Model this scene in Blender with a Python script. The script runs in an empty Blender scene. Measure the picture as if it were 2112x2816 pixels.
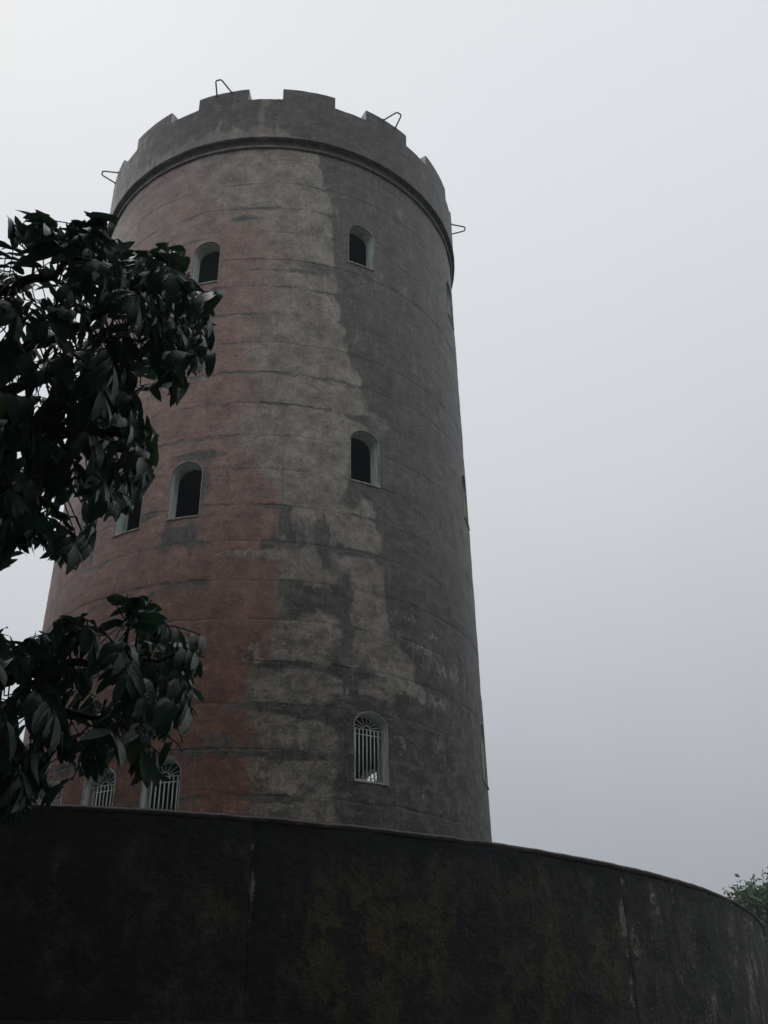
import bpy, bmesh, math, random
import numpy as np
from mathutils import Vector, Matrix
from mathutils.geometry import delaunay_2d_cdt

random.seed(7)
rng = np.random.default_rng(7)
scene = bpy.context.scene
col = scene.collection

# ------------------------------------------------------------------ camera
FPX, PITCH, ROLL = 2850.0, 0.523847, -0.0160851       # focal length in photo pixels (2112 x 2816)
EYE = 1.6
cp, sp = math.cos(PITCH), math.sin(PITCH)
FWD = np.array([0, cp, sp]); _up = np.array([0, -sp, cp]); _rt = np.array([1.0, 0, 0])
RT = math.cos(ROLL) * _rt + math.sin(ROLL) * _up
UP = -math.sin(ROLL) * _rt + math.cos(ROLL) * _up
cam_d = bpy.data.cameras.new('camera')
cam = bpy.data.objects.new('camera', cam_d)
col.objects.link(cam)
cam_d.sensor_fit = 'VERTICAL'
cam_d.sensor_height = 36.0
cam_d.lens = FPX / 2816 * 36.0
cam_d.clip_start = 0.05
cam_d.clip_end = 3000
M = Matrix.Identity(4)
for i in range(3):
    M[i][0], M[i][1], M[i][2] = RT[i], UP[i], -FWD[i]
M[2][3] = EYE
cam.matrix_world = M
scene.camera = cam

# ------------------------------------------------------------------ sky, sun, exposure
world = bpy.data.worlds.new('World')
scene.world = world
world.use_nodes = True
wn, wl = world.node_tree.nodes, world.node_tree.links
for n in list(wn):
    wn.remove(n)
SUN_EL, SUN_ROT = math.radians(58), math.radians(-35)
wo = wn.new('ShaderNodeOutputWorld')
bg_grey = wn.new('ShaderNodeBackground'); bg_grey.inputs['Strength'].default_value = 1.0
bg_sky = wn.new('ShaderNodeBackground'); bg_sky.inputs['Strength'].default_value = 0.05
sky = wn.new('ShaderNodeTexSky')
sky.sky_type = 'NISHITA'; sky.sun_disc = False
sky.sun_elevation = SUN_EL; sky.sun_rotation = SUN_ROT
sky.air_density = 1.5; sky.dust_density = 6.0
mixw = wn.new('ShaderNodeMixShader'); mixw.inputs[0].default_value = 0.96
tc = wn.new('ShaderNodeTexCoord'); sx = wn.new('ShaderNodeSeparateXYZ')
wl.new(tc.outputs['Generated'], sx.inputs[0])
ramp = wn.new('ShaderNodeValToRGB')
cr = ramp.color_ramp
stops = [(0.0, (.32, .337, .365)), (.19, (.44, .463, .50)), (.34, (.565, .588, .628)), (.50, (.675, .698, .738)),
         (.66, (.74, .765, .805)), (.83, (.80, .825, .855)), (1.0, (.82, .845, .87))]
cr.elements[0].position, cr.elements[0].color = stops[0][0], (*stops[0][1], 1)
cr.elements[1].position, cr.elements[1].color = stops[-1][0], (*stops[-1][1], 1)
for p, c in stops[1:-1]:
    e = cr.elements.new(p); e.color = (*c, 1)
# the cloud is a little brighter towards the left, and very softly uneven
nz = wn.new('ShaderNodeTexNoise'); nz.inputs['Scale'].default_value = 2.4; nz.inputs['Detail'].default_value = 5
wl.new(tc.outputs['Generated'], nz.inputs['Vector'])
ma = wn.new('ShaderNodeMath'); ma.operation = 'MULTIPLY_ADD'
ma.inputs[1].default_value = 0.16
wl.new(nz.outputs['Fac'], ma.inputs[0]); wl.new(sx.outputs['Z'], ma.inputs[2])
mb = wn.new('ShaderNodeMath'); mb.operation = 'MULTIPLY_ADD'; mb.inputs[1].default_value = -0.12
wl.new(sx.outputs['X'], mb.inputs[0]); wl.new(ma.outputs[0], mb.inputs[2])
mc = wn.new('ShaderNodeMath'); mc.operation = 'SUBTRACT'; mc.inputs[1].default_value = 0.08
wl.new(mb.outputs[0], mc.inputs[0]); wl.new(mc.outputs[0], ramp.inputs['Fac'])
wl.new(ramp.outputs['Color'], bg_grey.inputs['Color'])
wl.new(sky.outputs['Color'], bg_sky.inputs['Color'])
wl.new(bg_sky.outputs[0], mixw.inputs[1]); wl.new(bg_grey.outputs[0], mixw.inputs[2])
wl.new(mixw.outputs[0], wo.inputs['Surface'])

sun_d = bpy.data.lights.new('sun', 'SUN')
sun_d.energy = 0.5; sun_d.angle = math.radians(40); sun_d.color = (1.0, .98, .95)
sun = bpy.data.objects.new('sun', sun_d); col.objects.link(sun)
sdir = Vector((math.sin(SUN_ROT) * math.cos(SUN_EL), math.cos(SUN_ROT) * math.cos(SUN_EL), math.sin(SUN_EL)))
sun.rotation_euler = sdir.to_track_quat('Z', 'Y').to_euler()
sun.location = (0, 0, 60)

vs = scene.view_settings
vs.view_transform = 'Standard'; vs.look = 'None'; vs.exposure = 0.0; vs.gamma = 1.0; vs.use_curve_mapping = False
scene.cycles.volume_bounces = 0
scene.cycles.max_bounces = 6
scene.cycles.volume_step_rate = 4

# ------------------------------------------------------------------ helpers
def project(p):
    q = np.asarray(p, float) - np.array([0, 0, EYE])
    w = q @ FWD
    return np.stack([1056 + FPX * (q @ RT) / w, 1408 - FPX * (q @ UP) / w], -1)

def ray(x, y):
    d = FWD + (x - 1056) / FPX * RT - (y - 1408) / FPX * UP
    return d / np.linalg.norm(d)

def at(x, y, dist):                       # photo pixel + distance -> a point in the place
    return np.array([0, 0, EYE]) + ray(x, y) * dist

def tag(o, label=None, cat=None, group=None, kind=None):
    for k, v in (('label', label), ('category', cat), ('group', group), ('kind', kind)):
        if v: o[k] = v
    return o

def empty(name, loc):
    o = bpy.data.objects.new(name, None); o.location = loc; o.empty_display_size = .3
    col.objects.link(o); return o

def link_mesh(name, me, mat, parent=None, smooth=True):
    if isinstance(me, bpy.types.Mesh):
        mesh = me
    o = bpy.data.objects.new(name, mesh)
    if mat and len(mesh.materials) == 0:
        mesh.materials.append(mat)
    if smooth:
        mesh.polygons.foreach_set('use_smooth', [True] * len(mesh.polygons))
    col.objects.link(o)
    if parent: o.parent = parent
    return o

def mesh_from(name, verts, faces):
    me = bpy.data.meshes.new(name)
    me.from_pydata([tuple(map(float, v)) for v in verts], [], faces)
    me.update()
    return me

class MB:
    def __init__(s): s.v = []; s.f = []
    def add(s, vs_, fs):
        k = len(s.v); s.v += [tuple(map(float, v)) for v in vs_]; s.f += [tuple(i + k for i in f) for f in fs]
    def tube(s, pts, rad, n=8, caps=True):
        pts = [Vector(p) for p in pts]
        if not hasattr(rad, '__len__'): rad = [rad] * len(pts)
        k = len(s.v); prev = None
        for i, p in enumerate(pts):
            t = (pts[min(i + 1, len(pts) - 1)] - pts[max(i - 1, 0)]).normalized()
            if prev is None:
                a = t.orthogonal().normalized()
            else:
                a = (prev - t * prev.dot(t)).normalized()
            prev = a; b = t.cross(a)
            for j in range(n):
                an = 2 * math.pi * j / n
                s.v.append(tuple(p + (a * math.cos(an) + b * math.sin(an)) * rad[i]))
        for i in range(len(pts) - 1):
            for j in range(n):
                s.f.append((k + i * n + j, k + i * n + (j + 1) % n, k + (i + 1) * n + (j + 1) % n, k + (i + 1) * n + j))
        if caps:
            s.f.append(tuple(k + j for j in range(n))[::-1])
            s.f.append(tuple(k + (len(pts) - 1) * n + j for j in range(n)))
    def build(s, name, mat, parent=None, smooth=True):
        return link_mesh(name, mesh_from(name, s.v, s.f), mat, parent, smooth)

# value noise, vectorised
def vnoise(x, y, seed=0):
    xi = np.floor(x).astype(np.int64); yi = np.floor(y).astype(np.int64)
    xf = x - xi; yf = y - yi
    u = xf * xf * (3 - 2 * xf); v = yf * yf * (3 - 2 * yf)
    def h(a, b):
        n = (a * 374761393 + b * 668265263 + seed * 974634777) & 0x7fffffff
        n = ((n ^ (n >> 13)) * 1274126177) & 0x7fffffff
        return ((n ^ (n >> 16)) & 0xffff) / 65535.0
    return (h(xi, yi) * (1 - u) + h(xi + 1, yi) * u) * (1 - v) + (h(xi, yi + 1) * (1 - u) + h(xi + 1, yi + 1) * u) * v

def fbm(x, y, seed=0, o=5):
    s = 0; a = .5; t = 0
    for i in range(o):
        s = s + a * vnoise(x * 2 ** i, y * 2 ** i, seed + i * 17); t += a; a *= .55
    return s / t

def sstep(a, b, x):
    t = np.clip((x - a) / (b - a), 0, 1)
    return t * t * (3 - 2 * t)

# ------------------------------------------------------------------ materials
class NT:
    def __init__(s, name):
        s.m = bpy.data.materials.new(name); s.m.use_nodes = True
        s.n, s.l = s.m.node_tree.nodes, s.m.node_tree.links
        s.b = s.n['Principled BSDF']
    def node(s, t, **kw):
        x = s.n.new(t)
        for k, v in kw.items():
            setattr(x, k, v)
        return x
    def link(s, a, b): s.l.new(a, b)
    def noise(s, vec, scale, detail=6, rough=.6, dist=0.0):
        x = s.node('ShaderNodeTexNoise'); x.inputs['Scale'].default_value = scale
        x.inputs['Detail'].default_value = detail; x.inputs['Roughness'].default_value = rough
        x.inputs['Distortion'].default_value = dist
        s.link(vec, x.inputs['Vector']); return x.outputs['Fac']
    def math(s, op, a, b=None, c=None, clamp=False):
        x = s.node('ShaderNodeMath', operation=op, use_clamp=clamp)
        for i, q in enumerate((a, b, c)):
            if q is None: continue
            if isinstance(q, (int, float)): x.inputs[i].default_value = q
            else: s.link(q, x.inputs[i])
        return x.outputs[0]
    def mapr(s, v, a, b, c=0.0, d=1.0, smooth=True):
        x = s.node('ShaderNodeMapRange'); x.interpolation_type = 'SMOOTHSTEP' if smooth else 'LINEAR'
        s.link(v, x.inputs[0])
        for i, q in zip((1, 2, 3, 4), (a, b, c, d)): x.inputs[i].default_value = q
        return x.outputs[0]
    def mix(s, f, a, b, blend='MIX'):
        x = s.node('ShaderNodeMix', data_type='RGBA', blend_type=blend)
        if isinstance(f, (int, float)): x.inputs[0].default_value = f
        else: s.link(f, x.inputs[0])
        for i, q in ((6, a), (7, b)):
            if isinstance(q, tuple): x.inputs[i].default_value = (*q, 1)
            else: s.link(q, x.inputs[i])
        return x.outputs[2]
    def mapping(s, vec, sc):
        x = s.node('ShaderNodeMapping'); x.inputs['Scale'].default_value = sc
        s.link(vec, x.inputs[0]); return x.outputs[0]
    def bump(s, h, strength, dist, prev=None):
        x = s.node('ShaderNodeBump'); x.inputs['Strength'].default_value = strength; x.inputs['Distance'].default_value = dist
        s.link(h, x.inputs['Height'])
        if prev is not None: s.link(prev, x.inputs['Normal'])
        return x.outputs[0]

def tower_material(name='weathered_painted_concrete'):
    t = NT(name)
    obj = t.node('ShaderNodeTexCoord').outputs['Object']
    at_ = t.node('ShaderNodeAttribute', attribute_name='stain')
    sep = t.node('ShaderNodeSeparateColor'); t.link(at_.outputs['Color'], sep.inputs[0])
    red, dark, pale = sep.outputs[0], sep.outputs[1], sep.outputs[2]
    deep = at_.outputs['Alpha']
    fine = t.noise(obj, 9.0, 14, .84)
    vfine = t.noise(obj, 26.0, 10, .86)
    grain = t.noise(obj, 42.0, 4, .7)
    med = t.noise(obj, 2.6, 10, .7, .1)
    big = t.noise(obj, .8, 6, .6)
    hz = t.noise(t.mapping(obj, (1.0, 1.0, 4.5)), 1.9, 10, .72, .15)
    vst = t.noise(t.mapping(obj, (8.0, 8.0, .45)), 1.6, 8, .65)
    blot = t.noise(t.mapping(obj, (1, 1, 1.6)), 3.6, 14, .80, .1)
    jit = t.math('ADD', t.math('MULTIPLY', t.math('SUBTRACT', fine, .5), 1.0), t.math('MULTIPLY', t.math('SUBTRACT', vfine, .5), .7))
    redm = t.mapr(t.math('ADD', red, t.math('MULTIPLY', jit, .9)), -.02, .92)
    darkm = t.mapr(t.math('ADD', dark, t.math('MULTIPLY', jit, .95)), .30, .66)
    palem = t.mapr(t.math('ADD', pale, t.math('MULTIPLY', jit, 1.6)), .46, .58)
    # bare cement: clean above; lower down dirty and blotched, with shade painted in
    grey = t.mix(t.mapr(med, .32, .68), (.25, .22, .182), (.35, .308, .256))
    soiled_shaded = t.mix(t.mapr(blot, .46, .54), (.072, .064, .054), (.215, .188, .152))
    grey = t.mix(t.math('MULTIPLY', deep, .92), grey, soiled_shaded)
    grey = t.mix(t.math('MULTIPLY', t.mapr(hz, .50, .72), .55), grey, (.19, .175, .165))
    redc_up = t.mix(t.mapr(hz, .3, .7), (.34, .215, .175), (.25, .15, .124))
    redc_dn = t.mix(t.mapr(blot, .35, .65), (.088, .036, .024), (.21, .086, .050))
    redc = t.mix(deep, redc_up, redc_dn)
    base = t.mix(redm, grey, redc)
    wear = t.mapr(t.math('ADD', blot, t.math('MULTIPLY', t.math('SUBTRACT', vfine, .5), .9)), .56, .70)
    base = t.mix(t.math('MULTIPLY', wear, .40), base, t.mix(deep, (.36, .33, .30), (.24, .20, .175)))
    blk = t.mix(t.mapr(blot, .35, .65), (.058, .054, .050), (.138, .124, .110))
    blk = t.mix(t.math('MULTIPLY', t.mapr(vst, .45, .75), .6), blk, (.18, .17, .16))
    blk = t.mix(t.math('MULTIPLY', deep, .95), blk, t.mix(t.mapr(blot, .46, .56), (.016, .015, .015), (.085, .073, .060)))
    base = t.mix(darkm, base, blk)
    base = t.mix(t.math('MULTIPLY', palem, .8), base, t.mix(fine, (.20, .18, .15), (.30, .27, .23)))
    streak = t.math('MULTIPLY', t.mapr(vst, .52, .76), .38)
    base = t.mix(streak, base, (.085, .08, .078))
    run = t.noise(t.mapping(obj, (16.0, 16.0, .5)), 1.3, 5, .6)
    base = t.mix(t.math('MULTIPLY', t.mapr(run, .60, .74), .30), base, (.34, .32, .29))
    spk = t.math('MULTIPLY', t.mapr(vfine, .54, .68), .55)
    base = t.mix(spk, base, (.06, .056, .053))
    # crisp flecks: flaked paint and black algae dots
    fl1 = t.mapr(fine, .575, .60); fl2 = t.mapr(vfine, .585, .61)
    base = t.mix(t.math('MULTIPLY', fl1, .38), base, t.mix(deep, (.40, .37, .33), (.26, .235, .205)))
    base = t.mix(t.math('MULTIPLY', t.mapr(fine, .425, .40), .50), base, (.04, .037, .035))
    base = t.mix(t.math('MULTIPLY', fl2, .30), base, t.mix(deep, (.40, .37, .33), (.24, .22, .19)))
    # overall mottling
    tone = t.mapr(t.math('ADD', t.math('ADD', t.math('MULTIPLY', fine, .35), t.math('MULTIPLY', med, .3)), t.math('MULTIPLY', grain, .35)), .42, .58, .50, 1.48, False)
    base = t.mix(1.0, base, tone, 'MULTIPLY')
    t.link(base, t.b.inputs['Base Color'])
    t.link(t.mapr(fine, .3, .7, .40, .70), t.b.inputs['Roughness'])
    t.b.inputs['Specular IOR Level'].default_value = .4
    b1 = t.bump(med, .3, .05)
    b2 = t.bump(blot, .35, .03, b1)
    b3 = t.bump(fine, .5, .02, b2)
    b4 = t.bump(vfine, .5, .008, b3)
    t.link(b4, t.b.inputs['Normal'])
    return t.m

def wall_material():
    t = NT('mossy_black_concrete')
    obj = t.node('ShaderNodeTexCoord').outputs['Object']
    at_ = t.node('ShaderNodeAttribute', attribute_name='stain')
    sep = t.node('ShaderNodeSeparateColor'); t.link(at_.outputs['Color'], sep.inputs[0])
    moss, black, pale = sep.outputs[0], sep.outputs[1], sep.outputs[2]
    fine = t.noise(obj, 12.0, 10, .72); vfine = t.noise(obj, 50.0, 8, .75); med = t.noise(obj, 3.0, 8, .65)
    vst = t.noise(t.mapping(obj, (5.0, 5.0, .8)), 1.5, 8, .7)
    jit = t.math('ADD', t.math('MULTIPLY', t.math('SUBTRACT', fine, .5), 1.1), t.math('MULTIPLY', t.math('SUBTRACT', vfine, .5), .6))
    mm = t.mapr(t.math('ADD', moss, t.math('MULTIPLY', jit, .9)), .3, .75)
    bm_ = t.mapr(t.math('ADD', black, t.math('MULTIPLY', jit, .9)), .3, .7)
    pm = t.mapr(t.math('ADD', pale, t.math('MULTIPLY', jit, 1.0)), .42, .62)
    blot = t.noise(t.mapping(obj, (1, 1, .8)), 3.2, 14, .80, .1)
    base = t.mix(t.mapr(vst, .35, .7), (.060, .056, .046), (.028, .028, .025))
    base = t.mix(t.math('MULTIPLY', mm, .8), base, t.mix(med, (.05, .042, .014), (.095, .070, .024)))
    base = t.mix(bm_, base, (.010, .011, .0105))
    base = t.mix(t.math('MULTIPLY', t.mapr(blot, .475, .525), .85), base, (.010, .0105, .010))
    base = t.mix(pm, base, t.mix(fine, (.14, .13, .105), (.24, .22, .18)))
    base = t.mix(t.math('MULTIPLY', t.mapr(vst, .5, .75), .6), base, (.010, .010, .0095))
    base = t.mix(1.0, base, t.mapr(t.math('ADD', t.math('MULTIPLY', fine, .5), t.math('MULTIPLY', vfine, .5)), .41, .59, .3, 1.75, False), 'MULTIPLY')
    t.link(base, t.b.inputs['Base Color'])
    t.link(t.mapr(fine, .3, .7, .5, .85), t.b.inputs['Roughness'])
    t.b.inputs['Specular IOR Level'].default_value = .3
    b1 = t.bump(med, .7, .05); b2 = t.bump(fine, .9, .03, b1); b3 = t.bump(vfine, .5, .006, b2)
    t.link(b3, t.b.inputs['Normal'])
    return t.m

def simple(name, c1, c2, scale=8, rough=.7, spec=.3, bump=.2, dirt=None, dist=.01):
    t = NT(name)
    obj = t.node('ShaderNodeTexCoord').outputs['Object']
    n = t.noise(obj, scale, 8, .65)
    base = t.mix(t.mapr(n, .3, .7), c1, c2)
    if dirt:
        v = t.noise(t.mapping(obj, (6, 6, .8)), 2.5, 6, .6)
        base = t.mix(t.math('MULTIPLY', t.mapr(v, .5, .7), .7), base, dirt)
    t.link(base, t.b.inputs['Base Color'])
    t.b.inputs['Roughness'].default_value = rough
    t.b.inputs['Specular IOR Level'].default_value = spec
    if bump: t.link(t.bump(n, bump, dist), t.b.inputs['Normal'])
    return t.m

def leaf_material(name, c1, c2, c3, rough=.34, spec=.42, veins=True, trans=.15):
    t = NT(name)
    tcn = t.node('ShaderNodeTexCoord')
    info = t.node('ShaderNodeObjectInfo')
    geo = t.node('ShaderNodeNewGeometry')
    rnd = t.math('ADD', t.math('MULTIPLY', info.outputs['Random'], .5), t.math('MULTIPLY', geo.outputs['Random Per Island'], .7))
    n = t.noise(geo.outputs['Position'], 14, 5, .6)
    base = t.mix(t.mapr(rnd, .1, 1.0), c1, c2)
    base = t.mix(t.math('MULTIPLY', t.mapr(n, .45, .75), .6), base, c3)
    t.link(base, t.b.inputs['Base Color'])
    t.b.inputs['Roughness'].default_value = rough
    t.b.inputs['Specular IOR Level'].default_value = spec
    if veins:
        uv = t.node('ShaderNodeUVMap').outputs[0]
        sp_ = t.node('ShaderNodeSeparateXYZ'); t.link(uv, sp_.inputs[0])
        a = t.math('ABSOLUTE', sp_.outputs[0])
        w = t.math('SINE', t.math('MULTIPLY', t.math('SUBTRACT', sp_.outputs[1], t.math('MULTIPLY', a, .12)), 78.0))
        h = t.math('ADD', t.math('MULTIPLY', w, .5), t.math('MULTIPLY', t.mapr(a, 0, .12, 1.0, 0.0), 1.5))
        b1 = t.bump(h, .22, .003)
        b2 = t.bump(n, .35, .012, b1)
        t.link(b2, t.b.inputs['Normal'])
    if trans:
        tr = t.node('ShaderNodeBsdfTranslucent'); tr.inputs['Color'].default_value = (*[min(1, q * 1.4) for q in c2], 1)
        ms = t.node('ShaderNodeMixShader'); ms.inputs[0].default_value = trans
        t.link(t.b.outputs[0], ms.inputs[1]); t.link(tr.outputs[0], ms.inputs[2])
        t.link(ms.outputs[0], t.n['Material Output'].inputs['Surface'])
    return t.m

MAT = {}
MAT['tower'] = tower_material()
MAT['wall'] = wall_material()
MAT['reveal'] = simple('pale_green_grey_paint', (.74, .79, .75), (.60, .65, .61), 6, .7, .3, .2, (.16, .17, .15))
MAT['rim'] = simple('whitish_plaster_edge', (.50, .50, .47), (.22, .22, .20), 9, .75, .3, .3, (.12, .12, .11))
MAT['grille'] = simple('grey_white_painted_iron', (.66, .70, .66), (.52, .56, .52), 20, .5, .4, .1, (.2, .18, .14))
MAT['inner'] = simple('dim_interior_plaster', (.16, .17, .16), (.11, .12, .11), 3, .85, .2, .2)
MAT['merlon_face'] = simple('cream_embrasure_paint', (.60, .60, .55), (.48, .48, .44), 5, .8, .2, .1, (.3, .3, .28))
MAT['iron'] = simple('dull_violet_grey_pipe', (.24, .21, .23), (.17, .15, .16), 12, .5, .5, .1)
MAT['bark'] = simple('wet_dark_bark', (.035, .03, .026), (.018, .016, .014), 20, .7, .3, .8, dist=.02)
MAT['leaf'] = leaf_material('glossy_dark_leaf', (.014, .036, .022), (.035, .085, .050), (.035, .06, .025))
MAT['leaf_yellow'] = leaf_material('yellowing_leaf', (.05, .09, .02), (.07, .11, .025), (.04, .05, .015))
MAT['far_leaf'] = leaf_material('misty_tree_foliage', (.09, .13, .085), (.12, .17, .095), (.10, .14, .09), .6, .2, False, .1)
MAT['shade_forest_leaf'] = leaf_material('shade_forest_foliage', (.022, .036, .02), (.035, .055, .028), (.03, .04, .02), .5, .3, False, .08)
MAT['ground'] = simple('wet_dark_earth', (.022, .024, .016), (.012, .014, .009), 2.0, .9, .2, .8, dist=.08)
MAT['grass'] = simple('dark_wet_grass', (.03, .045, .018), (.018, .028, .012), 1.0, .9, .2, .8, dist=.1)
MAT['coping'] = simple('stained_reddish_coping', (.10, .07, .066), (.035, .029, .027), 10, .7, .3, .5, (.03, .03, .03), dist=.01)
MAT['pavement'] = simple('terrace_concrete', (.22, .21, .19), (.15, .15, .14), 3, .8, .3, .2)

# ================================================================== TOWER
TX, TY = -2.47873, 19.62799
R10, TAP = 4.3, 0.0096893
Z_PLAT = 1.9                        # terrace level, above the eye
RP = 4.333
Z_TOP, Z_FOOT, Z_BAND = 19.813, 19.456, 18.23
THICK = .26
def Rz(z): return R10 - TAP * (z - 10)

tower = empty('round_tower', (TX, TY, EYE + Z_PLAT))
tag(tower, 'tall round stone-grey and faded red concrete tower with battlements, rising behind the dark wall', 'tower')
ZO = -Z_PLAT                        # local z = z - Z_PLAT

def cyl(th, r, z):                  # th in degrees, 0 faces the camera side
    a = np.radians(th)
    return np.stack([r * np.sin(a), -r * np.cos(a), z + ZO + 0 * a], -1)

# windows: centre angle, sill z, crown z, kind
WIN = [(-13.9, 14.25, 15.37, 0), (29.6, 15.06, 16.19, 0), (75.0, 15.75, 16.88, 0), (118, 16.4, 17.5, 0), (-58.0, 13.4, 14.5, 0),
       (-13.25, 8.87, 10.01, 0), (30.0, 9.79, 10.93, 0), (-28.3, 8.82, 9.95, 0), (-42.8, 8.78, 9.9, 0), (77.6, 10.5, 11.64, 0), (120, 11.3, 12.4, 0),
       (30.7, 4.38, 5.50, 1), (-12.1, 3.54, 4.66, 1), (-26.4, 3.50, 4.63, 1), (-40.6, 3.45, 4.58, 1), (77.9, 5.08, 6.22, 1), (149.3, 5.53, 6.66, 1), (112, 5.2, 6.3, 1)]
HALFW = 3.93                        # degrees

def arch(win, n=14, grow=0.0, r=R10):
    """outline of the opening in (theta deg, z), counter-clockwise from the bottom left"""
    tc_, z0, z1, k = win
    hw = HALFW + math.degrees(grow / r)
    hz = math.radians(HALFW) * R10 + grow         # arch radius in metres
    rise = hz * .84
    zs = z1 + grow - rise
    pts = [(tc_ - hw, z0 - grow), (tc_ + hw, z0 - grow)]
    for i in range(3):
        pts.append((tc_ + hw, z0 - grow + (zs - z0 + grow) * (i + 1) / 4))
    for i in range(n + 1):
        a = math.pi * i / n
        pts.append((tc_ + hw * math.cos(a), zs + rise * math.sin(a)))
    for i in range(3):
        pts.append((tc_ - hw, zs - (zs - z0 + grow) * (i + 1) / 4))
    return pts

def in_poly(x, y, poly):
    x = np.asarray(x, float); y = np.asarray(y, float)
    c = np.zeros(x.shape, bool); n = len(poly)
    for i in range(n):
        x1, y1 = poly[i]; x2, y2 = poly[(i + 1) % n]
        cond = ((y1 > y) != (y2 > y)) & (x < (x2 - x1) * (y - y1) / ((y2 - y1) if y2 != y1 else 1e-12) + x1)
        c ^= cond
    return c

LIFT0, LIFT = 4.04, .7165
def lift_lines():
    ks = range(-3, 20)
    return [LIFT0 + LIFT * k for k in ks]
LINES = [z for z in lift_lines() if z < 17.9]
EDGES = [Z_PLAT - .4] + [z for z in LINES if z > Z_PLAT + .05] + [18.06]
bulge = {i: (random.uniform(-.012, .012), random.uniform(-.006, .010)) for i in range(40)}

def shaft_radius(th, z, ci, z0, z1):
    """radius of the outer face with pour bulges, joint grooves and rough plaster"""
    f = (z - z0) / (z1 - z0)
    r = Rz(z) + bulge[ci][0] * .3 + bulge[ci][1] * .25 * np.sin(np.pi * f)
    d = np.minimum(z - z0, z1 - z)
    wob = vnoise(th * .35, z * 0 + ci * 3.1, 5)
    groove = np.exp(-(d / (.010 + .012 * wob)) ** 2)
    r = r - .006 * groove * (.1 + 1.0 * sstep(.3, .75, fbm(th * .12, z * 0 + np.round(z / LIFT) * 3.7, 19, 3)))
    vj = np.abs(((th + .3 + (14 - z) * .0) % 10) - 0) ; vj = np.minimum(vj, 10 - vj)
    r = r - .005 * np.exp(-(vj / .18) ** 2) * (.3 + .9 * vnoise(th * .1 + 7, z * 1.3, 9))
    r = r + (fbm(th * .22, z * 2.0, 31, 4) - .5) * .022 + (fbm(th * .9, z * 9, 77, 3) - .5) * .008
    return r

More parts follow.
